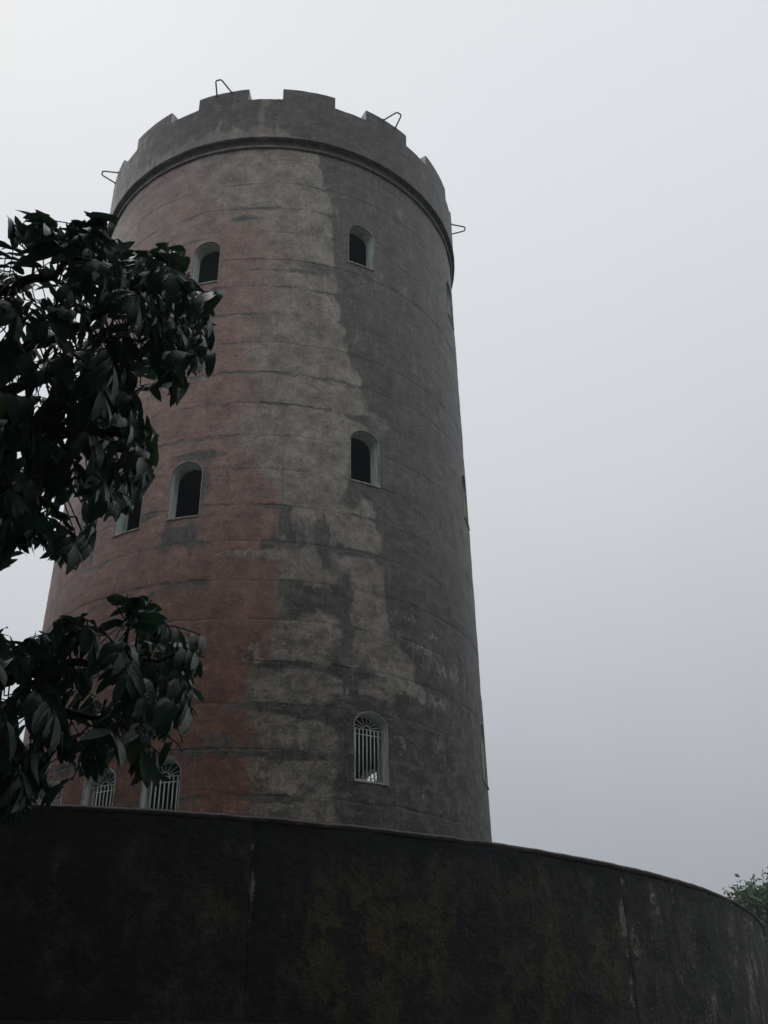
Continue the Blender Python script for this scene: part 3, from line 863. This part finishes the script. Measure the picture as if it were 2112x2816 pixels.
# thin coping and the footing ledge
def wring(name, prof, mat, rough=.006):
    tt = np.concatenate([np.arange(-180, -40, 2.0), np.arange(-40, 95, .4), np.arange(95, 180.1, 2.0)])
    n = len(tt); V = []
    for r_, z_ in prof:
        V.append(wcyl(tt, r_ + (fbm(tt * 1.4, z_ * 9 + 0 * tt, 121, 4) - .5) * rough * 2, z_ + (fbm(tt * 1.1, z_ * 5 + 0 * tt, 123, 5) - .5) * rough * 2))
    m = len(prof)
    F = [(k * n + i, k * n + i + 1, ((k + 1) % m) * n + i + 1, ((k + 1) % m) * n + i) for k in range(m) for i in range(n - 1)]
    me = mesh_from(name, np.concatenate(V), F); add_stain(me, np.zeros((len(me.vertices), 4)) + [.1, .7, .1, 0])
    return link_mesh(name, me, mat, twall, False)
wring('coping', [(WR + .012, H_W - .044), (WR + .018, H_W - .022), (WR + .016, H_W - .016), (WR - .004, H_W + .002), (WR - .27, H_W + .002), (WR - .27, H_W - .04)], MAT['coping'], .008)
wring('footing', [(WR + .02, -.5), (WR + .30, -.5), (WR + .30, Z_LEDGE - .05), (WR + .27, Z_LEDGE - .012), (WR + .02, Z_LEDGE + .01)], MAT['wall'], .012)

# terrace floor
n = 128
b = MB(); b.v = [(WX + (WR - .26) * math.cos(2 * math.pi * i / n), WY + (WR - .26) * math.sin(2 * math.pi * i / n), EYE + Z_PLAT) for i in range(n)]
b.f = [tuple(range(n))]
o = b.build('terrace_pavement', MAT['pavement'], None, False); tag(o, kind='structure')

# ground: one sheet to the horizon, rising to the foot of the wall
rs = np.concatenate([np.linspace(0, 14, 29), np.geomspace(15, 900, 40)])
ths_g = np.linspace(0, 2 * np.pi, 97)[:-1]
V = [(WX, WY, 0)]
for r_ in rs[1:]:
    for t_ in ths_g:
        x = WX + r_ * math.cos(t_); y = WY + r_ * math.sin(t_)
        d = r_ - WR
        h = 1.35 * float(1 - sstep(.3, 6.2, np.array(d))) if d > 0 else 1.2
        h += (float(fbm(np.array(x * .3), np.array(y * .3), 201)) - .5) * .25
        V.append((x, y, h if math.hypot(x, y) > 1.0 else min(h, .2)))
m = len(ths_g); F = [(0, 1 + j, 1 + (j + 1) % m) for j in range(m)]
for i in range(len(rs) - 2):
    for j in range(m):
        a = 1 + i * m + j; c = 1 + i * m + (j + 1) % m
        F.append((a, a + m, c + m, c))
o = link_mesh('ground', mesh_from('ground', V, F), MAT['grass']); tag(o, kind='structure')

# ================================================================== TREES
def leaf_mesh(name, L, Wd, droop, fold, wave, seed):
    rr = random.Random(seed); ns = 7; V = []; UV = []
    for i in range(ns + 1):
        f = i / ns
        w = Wd * .5 * (math.sin(math.pi * min(1, f ** 1.12 * .95 + .02)) ** .62) * (1.0 if f < .98 else .25)
        if i == 0: w = Wd * .06
        x = L * f * (1 - .12 * f * droop)
        z = -droop * L * .46 * f * f
        for s_ in (-1, 0, 1):
            e = rr.uniform(-1, 1) * wave
            V.append((x, s_ * w * (1 + e * .25), z + abs(s_) * w * fold + abs(s_) * e * Wd * .22))
            UV.append((s_ * 1.0, f))
    F = []
    for i in range(ns):
        a = i * 3
        F += [(a, a + 3, a + 4, a + 1), (a + 1, a + 4, a + 5, a + 2)]
    me = mesh_from(name, V, F)
    uvl = me.uv_layers.new(name='UVMap')
    for lp in me.loops: uvl.data[lp.index].uv = UV[lp.vertex_index]
    me.polygons.foreach_set('use_smooth', [True] * len(me.polygons))
    return me
LEAVES = [leaf_mesh('leaf', .215, .058, .55, .22, .25, 1), leaf_mesh('leaf', .21, .060, .95, .18, .35, 2), leaf_mesh('leaf', .225, .056, .3, .28, .25, 3),
          leaf_mesh('leaf', .20, .058, 1.25, .15, .45, 4), leaf_mesh('leaf', .21, .062, .75, .1, .4, 5), leaf_mesh('leaf', .17, .046, .6, .3, .3, 6)]
for l_ in LEAVES: l_.materials.append(MAT['leaf'])
LY = LEAVES[4].copy(); LY.materials.clear(); LY.materials.append(MAT['leaf_yellow'])
ldat = []
for l_ in LEAVES:
    vv = np.empty(len(l_.vertices) * 3); l_.vertices.foreach_get('co', vv)
    ldat.append((vv.reshape(-1, 3), [tuple(p.vertices) for p in l_.polygons], [tuple(u.uv) for u in l_.uv_layers[0].data]))

D = 1.2731                                # display to photo pixels
def poly(*p): return [(x * D, y * D) for x, y in p]
MASS_UP = poly((-900, 480), (-200, 450), (0, 520), (10, 545), (30, 560), (22, 515), (25, 480), (70, 460), (110, 480), (150, 495), (165, 470), (185, 480), (205, 465), (235, 465), (262, 490), (268, 535), (300, 550), (325, 540), (345, 518), (395, 528), (405, 580),
               (435, 625), (466, 640), (465, 700), (452, 790), (435, 808), (400, 830), (398, 850), (378, 885), (350, 850), (300, 855), (305, 895), (330, 935), (335, 990), (328, 1025), (345, 1060), (322, 1040),
               (300, 1090), (262, 1130), (205, 1125), (198, 1215), (180, 1230), (120, 1236), (104, 1190), (60, 1192), (20, 1200), (0, 1240), (-900, 1300))
MASS_DN = poly((-700, 1290), (-10, 1330), (15, 1365), (50, 1395), (90, 1385), (110, 1370), (118, 1345), (170, 1320), (215, 1350), (235, 1325), (222, 1275), (300, 1290), (335, 1310), (365, 1355), (400, 1372), (440, 1362), (447, 1400), (438, 1440),
               (425, 1450), (436, 1500), (425, 1560), (405, 1560), (405, 1620), (375, 1645), (352, 1628), (340, 1640), (300, 1640), (345, 1670), (338, 1705), (300, 1702), (270, 1665), (200, 1690), (152, 1690), (140, 1650), (112, 1640), (75, 1635), (60, 1600), (62, 1560), (35, 1545), (15, 1560), (45, 1610), (75, 1660), (108, 1710), (90, 1745), (60, 1750), (50, 1780), (0, 1790), (-700, 1800))
HOLES = [poly((48, 575), (75, 552), (130, 552), (170, 560), (165, 583), (60, 590)), poly((228, 565), (252, 560), (255, 590), (232, 590)), poly((120, 500), (158, 500), (150, 515), (125, 512)), poly((232, 492), (262, 500), (262, 530), (240, 528)),
         poly((148, 790), (185, 790), (178, 830), (155, 815)), poly((75, 820), (118, 808), (105, 850), (80, 845)), poly((185, 820), (215, 850), (205, 895), (185, 850)),
         poly((60, 945), (150, 905), (135, 960), (90, 950)), poly((130, 990), (195, 960), (195, 1020), (150, 1040)), poly((20, 970), (70, 960), (60, 1000), (20, 1000)),
         poly((75, 1085), (110, 1080), (105, 1130), (85, 1120)), poly((150, 1070), (200, 1100), (170, 1130), (140, 1120)), poly((50, 760), (65, 758), (70, 790), (55, 790)),
         poly((0, 780), (20, 790), (15, 820), (0, 820)), poly((200, 910), (235, 900), (235, 930), (205, 935)), poly((410, 690), (430, 700), (425, 720)),
         poly((210, 740), (225, 745), (222, 760)), poly((150, 650), (165, 655), (160, 665)), poly((170, 715), (188, 712), (186, 728), (172, 728)),
         poly((60, 1455), (82, 1440), (88, 1500), (70, 1520)), poly((230, 1560), (262, 1560), (250, 1620), (225, 1640)), poly((180, 1560), (215, 1570), (200, 1590)),
         poly((335, 1455), (352, 1450), (350, 1475)), poly((395, 1485), (408, 1485), (405, 1500)), poly((375, 1590), (400, 1600), (375, 1620)),
         poly((115, 1400), (155, 1395), (150, 1415)), poly((200, 1400), (235, 1380), (235, 1405)), poly((0, 1545), (20, 1560), (30, 1630), (0, 1600))]
def allowed(px, py, mass):
    if not in_poly([px], [py], mass)[0]: return False
    for h in HOLES:
        if in_poly([px], [py], h)[0]: return random.random() < .03
    return True

tree = empty('broadleaf_tree', (-5.4, 5.0, .0))
tag(tree, 'leafy tree with long glossy dark leaves reaching in from the left before the tower', 'tree')
TB = np.array([-5.4, 5.0, 0.0])
def loc(p): return np.asarray(p, float) - TB
# trunk, out of frame to the left
b = MB()
trunk = [(-5.4, 5.0, -.3), (-5.35, 5.02, 1.2), (-5.45, 5.1, 2.6), (-5.3, 5.15, 4.0), (-5.1, 5.2, 5.6), (-5.2, 5.3, 7.2), (-5.0, 5.4, 8.8)]
b.tube([loc(p) for p in trunk], [.24, .2, .18, .16, .13, .1, .05], 12)
b.build('trunk', MAT['bark'], tree)
# limbs: each starts on the trunk and runs through the crown seen in the picture
def px(x, y, d): return at(x * D, y * D, d)
LIMBS = [
    [trunk[3], px(-260, 900, 7.0), px(-60, 800, 6.7), px(90, 740, 6.5), px(200, 690, 6.3), px(300, 640, 6.2), px(372, 580, 6.1)],
    [trunk[4], px(-200, 700, 6.6), px(-20, 640, 6.4), px(90, 600, 6.4), px(150, 570, 6.3), px(200, 520, 6.2)],
    [trunk[3], px(-250, 1050, 6.6), px(-40, 980, 6.3), px(80, 960, 6.3), px(190, 930, 6.2), px(280, 950, 6.1), px(310, 1020, 6.05)],
    [trunk[2], px(-200, 1500, 5.8), px(-40, 1470, 5.7), px(70, 1450, 5.6), px(180, 1430, 5.6), px(300, 1420, 5.5), px(390, 1420, 5.4)],
    [trunk[2], px(-220, 1600, 6.1), px(-60, 1560, 6.0), px(60, 1530, 5.9), px(170, 1540, 5.8), px(290, 1580, 5.7)],
    [trunk[3], px(-200, 1150, 6.0), px(-60, 1080, 5.9), px(50, 1060, 5.8), px(130, 1110, 5.8), px(160, 1170, 5.7)],
    [trunk[3], px(-200, 950, 7.6), px(0, 850, 7.4), px(150, 800, 7.2), px(280, 740, 7.0), px(400, 700, 6.9)],
    [trunk[1], px(-250, 1800, 5.6), px(-90, 1730, 5.5), px(0, 1690, 5.4), px(50, 1700, 5.3)],
    [trunk[4], px(-500, 650, 7.2), px(-350, 500, 7.6), px(-200, 350, 8.0)], [trunk[5], px(-700, 300, 7.0), px(-500, 100, 7.6)],
    [trunk[3], px(-700, 1100, 6.2), px(-520, 1200, 6.6), px(-350, 1250, 7.0)],
]
def smoothpath(p, k=6):
    p = [Vector(q) for q in p]; out = []
    for i in range(len(p) - 1):
        p0, p1, p2, p3 = p[max(0, i - 1)], p[i], p[i + 1], p[min(len(p) - 1, i + 2)]
        for j in range(k):
            t = j / k
            out.append(.5 * ((2 * p1) + (p2 - p0) * t + (2 * p0 - 5 * p1 + 4 * p2 - p3) * t * t + (3 * p1 - p0 - 3 * p2 + p3) * t ** 3))
    out.append(p[-1]); return out
limb_pts = []
for li, l_ in enumerate(LIMBS):
    sp_ = smoothpath(l_)
    sp_ = [p + Vector((random.uniform(-.02, .02), random.uniform(-.02, .02), random.uniform(-.02, .02))) * (0 < i) for i, p in enumerate(sp_)]
    b = MB(); nn = len(sp_)
    b.tube([Vector(loc(p)) for p in sp_], [.055 * (1 - i / nn) ** 1.2 + .006 for i in range(nn)], 8)
    b.build('branch', MAT['bark'], tree)
    limb_pts += [(p, li) for i, p in enumerate(sp_) if i > 5]
limb_arr = np.array([p for p, _ in limb_pts])

leaf_inst = []                               # (variant, matrix)
twigs = MB()
def add_leaf(p, d, up, mass, scale):
    d = d.normalized(); side = up.cross(d)
    if side.length < 1e-3: side = d.orthogonal()
    side.normalize(); u = d.cross(side).normalized()
    k = random.randrange(6)
    tip = p + d * .13 * scale; end = p + (d * .16 - Vector((0, 0, .05))) * scale
    if mass is not None:
        a = project(tip); c = project(end)
        if not allowed(a[0], a[1], mass) or not in_poly([c[0]], [c[1]], mass)[0]: return False
    m = Matrix.Identity(4)
    for i in range(3):
        m[i][0], m[i][1], m[i][2], m[i][3] = d[i] * scale, side[i] * scale, u[i] * scale, p[i]
    leaf_inst.append((k, m)); return True
def frond(p, d, mass, npair, scale=1.0, droop=.5):
    """a pinnate shoot: paired long leaflets along a drooping stalk"""
    d = d.normalized(); pts = [p.copy()]; cur = p.copy()
    L = .055 * scale
    kept = 0
    roll = random.uniform(-.5, .5)
    for i in range(npair):
        d = (d + Vector((0, 0, -droop * .16))).normalized()
        cur = cur + d * L; pts.append(cur.copy())
        up = Vector((0, 0, 1)) - d * d.z
        if up.length < .2: up = Vector((random.uniform(-1, 1), random.uniform(-1, 1), .1))
        up.normalize(); up = Matrix.Rotation(roll, 3, d) @ up
        side = d.cross(up).normalized()
        for s_ in (-1, 1):
            ld = d * random.uniform(.35, .6) + side * s_ * random.uniform(.65, .9) + Vector((0, 0, random.uniform(-.3, .1) - droop * .75)) + Vector([random.uniform(-.12, .12) for _ in range(3)])
            kept += add_leaf(cur, ld, (up + Vector([random.uniform(-.35, .35) for _ in range(3)])).normalized(), mass, scale * random.uniform(.72, 1.1) * (.8 + .25 * math.sin(math.pi * (i + .7) / npair)))
    kept += add_leaf(cur, d + Vector((0, 0, -.2)), up, mass, scale)
    if mass is not None:
        while len(pts) > 1 and not in_poly(*[[c_] for c_ in project(pts[-1])], mass)[0]: pts.pop()
    if kept and len(pts) > 1:
        twigs.tube([Vector(loc(q)) for q in pts], [.0035] * len(pts), 5, False)
        q = np.array(pts[0]); j = int(np.argmin(((limb_arr - q) ** 2).sum(1)))
        mid = project((limb_arr[j] + q) / 2)
        if np.linalg.norm(limb_arr[j] - q) < .8 and (mass is None or in_poly([mid[0]], [mid[1]], mass)[0]):
            a = Vector(limb_arr[j]); c = (a + Vector(q)) / 2 + Vector((0, 0, .05))
            twigs.tube([Vector(loc(x)) for x in (a, c, pts[0])], [.007, .005, .0035], 5, False)
    return kept
def scatter(mass, x0, x1, y0, y1, d0, d1, n, cx, cy, scale=1.0):
    k = 0; tries = 0
    while k < n and tries < n * 12:
        tries += 1
        x = random.uniform(x0, x1) * D; y = random.uniform(y0, y1) * D
        if not in_poly([x], [y], mass)[0]: continue
        if any(in_poly([x], [y], h)[0] for h in HOLES): continue
        p = Vector(at(x, y, random.uniform(d0, d1)))
        c = Vector(at(cx * D, cy * D, (d0 + d1) / 2))
        out = (p - c); out.y *= .4
        d = out.normalized() * .7 + Vector([random.uniform(-.8, .8), random.uniform(-.8, .6), random.uniform(-.7, .5)])
        if frond(p, d, mass, random.choice((3, 4, 5, 5)), scale * random.uniform(.85, 1.1), random.uniform(.3, 1.2)) > 1: k += 1
scatter(MASS_UP, -10, 460, 455, 1240, 5.7, 7.6, 135, 120, 800)
scatter(MASS_UP, -10, 190, 520, 1200, 6.0, 7.6, 60, 60, 800)
scatter(MASS_UP, 200, 460, 560, 860, 5.9, 7.4, 46, 260, 700)
scatter(MASS_UP, 0, 340, 850, 1240, 5.6, 6.8, 38, 150, 1000)
scatter(MASS_DN, -10, 445, 1280, 1700, 5.2, 6.4, 92, 200, 1480, .95)
scatter(MASS_DN, 130, 400, 1500, 1700, 5.2, 5.9, 8, 260, 1500, .9)
scatter(MASS_DN, -10, 100, 1340, 1790, 5.0, 5.9, 24, 0, 1600, .95)
# distinct shoots that stand out from the outline
def shoot(x, y, dist, tx_, ty_, mass, n=5, s=1.0, droop=.3):
    a = Vector(at(x * D, y * D, dist)); b_ = Vector(at(tx_ * D, ty_ * D, dist - .1))
    frond(a, b_ - a, mass, n, s, droop)
for a in [(150, 560, 6.2, 90, 470, MASS_UP, 5, 1.05, .1), (160, 550, 6.3, 120, 480, MASS_UP, 5, 1.0, .1), (200, 560, 6.2, 235, 465, MASS_UP, 5, 1.05, .1), (180, 540, 6.1, 185, 475, MASS_UP, 4, 1.0, .1), (360, 600, 6.0, 365, 515, MASS_UP, 5, .8, .1),
          (410, 620, 5.9, 460, 650, MASS_UP, 4, .9, 1.4), (420, 700, 5.9, 450, 760, MASS_UP, 5, .9, 1.2), (370, 780, 6.0, 375, 860, MASS_UP, 5, 1.0, 1.2), (300, 1010, 5.9, 340, 1030, MASS_UP, 4, .7, 1.4),
          (90, 1130, 5.8, 40, 1180, MASS_UP, 5, .9, 1.0), (120, 1150, 5.8, 150, 1220, MASS_UP, 5, .9, 1.0), (60, 1120, 5.8, 20, 1190, MASS_UP, 5, .9, 1.0), (20, 1130, 5.7, 0, 1230, MASS_UP, 5, .9, 1.0),
          (280, 1360, 5.4, 240, 1280, MASS_DN, 5, .95, .1), (270, 1370, 5.4, 310, 1290, MASS_DN, 5, .95, .2), (190, 1400, 5.5, 130, 1340, MASS_DN, 5, .9, .1), (380, 1400, 5.3, 445, 1380, MASS_DN, 4, .85, 1.4),
          (390, 1480, 5.3, 430, 1530, MASS_DN, 5, .85, 1.3), (370, 1560, 5.4, 385, 1630, MASS_DN, 5, .9, 1.2), (320, 1600, 5.4, 340, 1690, MASS_DN, 4, .8, 1.2), (220, 1600, 5.5, 170, 1690, MASS_DN, 5, .9, 1.2),
          (120, 1560, 5.6, 110, 1640, MASS_DN, 5, .9, 1.2), (30, 1640, 5.2, 90, 1730, MASS_DN, 5, .85, 1.2)]:
    for _ in range(2): shoot(*a)
# the crown beyond the frame, so the tree is whole
for _ in range(170):
    j = random.choice([i for i, (p, li) in enumerate(limb_pts) if li >= 8 or project(p)[0] < -120])
    p = limb_pts[j][0] + Vector([random.uniform(-.6, .6) for _ in range(3)])
    if project(p)[0] > -330: continue
    frond(p, Vector((random.uniform(-1, .3), random.uniform(-1, 1), random.uniform(-.6, .5))), None, 5, 1.1, .8)
# the 300 leaves that show largest are objects, the rest one mesh of the same leaves
def visible_rank(e):
    k, m = e; p = np.array(m.translation); q = project(p)
    inside = -20 < q[0] < 2112 and 0 < q[1] < 2816
    d = np.linalg.norm(p - np.array([0, 0, EYE]))
    return d / m.to_scale()[0] + (0 if inside else 100)
leaf_inst.sort(key=visible_rank)
print('leaves', len(leaf_inst))
TBm = Matrix.Translation(-Vector(TB))
for i, (k, m) in enumerate(leaf_inst[:295]):
    o = bpy.data.objects.new('leaf', LY if i % 41 == 7 else LEAVES[k])
    col.objects.link(o); o.parent = tree; o.matrix_local = TBm @ m
    if i % 41 == 7: o['label'] = 'yellowing green leaf'
V = []; F = []; UVs = []; c = 0
for k, m in leaf_inst[295:]:
    v, f, uv = ldat[k]; mm = np.array(TBm @ m)
    V.append(v @ mm[:3, :3].T + mm[:3, 3]); F += [tuple(i + c for i in q) for q in f]; UVs += uv; c += len(v)
me = mesh_from('foliage', np.concatenate(V), F)
uvl = me.uv_layers.new(name='UVMap'); uvl.data.foreach_set('uv', np.array(UVs, np.float32).ravel())
o = link_mesh('foliage', me, MAT['leaf'], tree); o['kind'] = 'stuff'
twigs.build('twigs', MAT['bark'], tree)['kind'] = 'stuff'

# ---- misty trees beyond the wall
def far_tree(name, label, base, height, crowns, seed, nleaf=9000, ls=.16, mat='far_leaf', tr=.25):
    rr = random.Random(seed); r_ = np.random.default_rng(seed)
    t = empty(name, base); tag(t, label, 'tree')
    b = MB(); top = Vector((0, 0, height * .72))
    b.tube([Vector((0, 0, -.5)), Vector((.1, 0, height * .3)), top], [tr, tr * .8, tr * .35], 10)
    b.build('trunk', MAT['bark'], t)
    for cx_, cy_, cz_, cr_ in crowns:
        b = MB(); st = Vector((.1, 0, height * .25 + .3 * (cz_ - height * .25)))
        b.tube([st, (st + Vector((cx_, cy_, cz_))) / 2 + Vector((0, 0, .3)), Vector((cx_, cy_, cz_))], [tr * .4, tr * .25, .03], 6)
        b.build('limb', MAT['bark'], t)
    tot = sum(c[3] ** 2 for c in crowns); V = []; F = []
    for cx_, cy_, cz_, cr_ in crowns:
        ncl = max(10, int(nleaf / 14 * cr_ ** 2 / tot))
        u = r_.normal(size=(ncl, 3)); u /= np.linalg.norm(u, axis=1)[:, None]
        rad = cr_ * (.40 + .58 * r_.random(ncl) ** .6)
        cen = np.array([cx_, cy_, cz_]) + u * rad[:, None] * np.array([1, 1, .8])
        for cc, uu in zip(cen, u):
            for _ in range(14):
                p = cc + r_.normal(size=3) * ls * 1.0
                d = uu * .6 + r_.normal(size=3) * .6 + np.array([0, 0, -.35]); d /= np.linalg.norm(d)
                s_ = np.cross(d, r_.normal(size=3)); s_ /= np.linalg.norm(s_)
                l_ = ls * (.7 + .7 * r_.random()); w_ = l_ * .24
                k = len(V); nn = np.cross(d, s_)
                V += [p, p + d * l_ * .5 + s_ * w_ + nn * w_ * .3, p + d * l_, p + d * l_ * .5 - s_ * w_ + nn * w_ * .3]
                F.append((k, k + 1, k + 2, k + 3))
    me = mesh_from('crown', V, F); link_mesh('crown', me, MAT[mat], t)
    return t
def ground_dir(xp, yp, dist):
    d = ray(xp, yp); h = math.hypot(d[0], d[1]); return d[0] / h * dist, d[1] / h * dist, d[2] / h * dist + EYE
x1, y1, z1 = ground_dir(2112, 2548, 34)
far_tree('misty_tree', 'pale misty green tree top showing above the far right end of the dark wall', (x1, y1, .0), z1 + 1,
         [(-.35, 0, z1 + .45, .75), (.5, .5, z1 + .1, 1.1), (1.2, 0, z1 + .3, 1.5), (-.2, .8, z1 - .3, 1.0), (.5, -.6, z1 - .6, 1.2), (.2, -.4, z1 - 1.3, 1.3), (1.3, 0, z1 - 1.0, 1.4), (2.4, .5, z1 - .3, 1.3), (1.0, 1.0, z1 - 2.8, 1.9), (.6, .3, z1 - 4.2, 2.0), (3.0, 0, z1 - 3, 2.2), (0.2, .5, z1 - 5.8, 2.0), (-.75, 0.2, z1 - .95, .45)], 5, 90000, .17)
x2, y2, z2 = ground_dir(30, 2120, 46)
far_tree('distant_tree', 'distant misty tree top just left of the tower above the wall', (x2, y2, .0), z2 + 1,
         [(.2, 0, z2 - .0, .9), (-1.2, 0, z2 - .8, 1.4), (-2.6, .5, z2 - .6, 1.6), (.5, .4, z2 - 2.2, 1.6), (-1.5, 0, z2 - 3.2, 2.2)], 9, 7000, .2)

# ---- unseen rainforest edge, added on the viewer's side to shade wall and lower tower
def forest():
    rr = np.random.default_rng(42); r2 = random.Random(4)
    V = []; F = []; tb = MB()
    spots = []
    for i in range(60):
        for _ in range(30):
            x = r2.uniform(-26, 24); y = r2.uniform(-19, 4.5)
            if math.hypot(x, y) > 2.2 and not (x > 5 and y > -6) and not (y > 1 and x > -2.5) and all(math.hypot(x - a, y - b_) > 2.6 for a, b_, _, _ in spots): break
        spots.append((x, y, r2.uniform(10, 16), r2.uniform(3.0, 4.2)))
    for x, y in ((-9, 6.5), (-11.5, 9.5), (-14, 13), (-12, 4.5), (-17, 8), (-19, 14), (-16, 18)):
        spots.append((x, y, r2.uniform(9, 12), 3.0))
    for x, y, h, cr in spots:
        tb.tube([(x, y, -.3), (x + r2.uniform(-.4, .4), y + r2.uniform(-.4, .4), h * .5), (x, y, h)], [.22, .16, .05], 7, False)
        n = 1100
        u = rr.normal(size=(n, 3)); u /= np.linalg.norm(u, axis=1)[:, None]
        rad = cr * (.35 + .65 * rr.random(n) ** .5)
        c = np.array([x, y, h - cr * .5]) + u * rad[:, None] * np.array([1, 1, .9])
        d = u * .5 + rr.normal(size=(n, 3)); d[:, 2] -= .4; d /= np.linalg.norm(d, axis=1)[:, None]
        s_ = np.cross(d, rr.normal(size=(n, 3))); s_ /= np.linalg.norm(s_, axis=1)[:, None]
        L_ = .55 + .35 * rr.random(n)[:, None]; W_ = L_ * .24
        ok = np.ones(n, bool)
        for q in (c, c + d * L_):                   # leaves inside the camera's view are dropped, so the trees stay unseen
            w = (q - np.array([0, 0, EYE])) @ FWD
            pj = project(q)
            ok &= ~((w > .1) & (pj[:, 0] > -250) & (pj[:, 0] < 2350) & (pj[:, 1] > -250) & (pj[:, 1] < 3050))
        for i in np.nonzero(ok)[0]:
            k = len(V); V += [c[i], c[i] + d[i] * L_[i] * .5 + s_[i] * W_[i], c[i] + d[i] * L_[i], c[i] + d[i] * L_[i] * .5 - s_[i] * W_[i]]
            F.append((k, k + 1, k + 2, k + 3))
    tv = np.array(tb.v); w = (tv - np.array([0, 0, EYE])) @ FWD; pj = project(tv)
    bad = (w > -.3) & ((pj[:, 0] > -200) & (pj[:, 0] < 2300) | (w < .5))
    tb.f = [f for f in tb.f if not any(bad[i] for i in f)]
    k = len(V); V += tb.v; nf = len(F); F += [tuple(i + k for i in f) for f in tb.f]
    me = mesh_from('forest', V, F); me.materials.append(MAT['shade_forest_leaf']); me.materials.append(MAT['bark'])
    mi = np.zeros(len(F), np.int32); mi[nf:] = 1; me.polygons.foreach_set('material_index', mi)
    o = link_mesh('forest', me, None); tag(o, kind='stuff')
forest()

# ================================================================== HAZE
hb = MB()
x0, x1_, y0, y1_, za, zb_ = -70, 75, -45, 110, -2.0, 26.0
hb.v = [(x0, y0, za), (x1_, y0, za), (x1_, y1_, za), (x0, y1_, za), (x0, y0, zb_), (x1_, y0, zb_), (x1_, y1_, zb_), (x0, y1_, zb_)]
hb.f = [(0, 3, 2, 1), (4, 5, 6, 7), (0, 1, 5, 4), (1, 2, 6, 5), (2, 3, 7, 6), (3, 0, 4, 7)]
hm = bpy.data.materials.new('mist'); hm.use_nodes = True
for n_ in list(hm.node_tree.nodes):
    if n_.type == 'BSDF_PRINCIPLED': hm.node_tree.nodes.remove(n_)
pv = hm.node_tree.nodes.new('ShaderNodeVolumePrincipled')
pv.inputs['Color'].default_value = (.86, .90, .96, 1); pv.inputs['Density'].default_value = .0017; pv.inputs['Anisotropy'].default_value = .3
hm.node_tree.links.new(pv.outputs[0], hm.node_tree.nodes['Material Output'].inputs['Volume'])
o = hb.build('haze', hm, None, False); tag(o, kind='stuff')
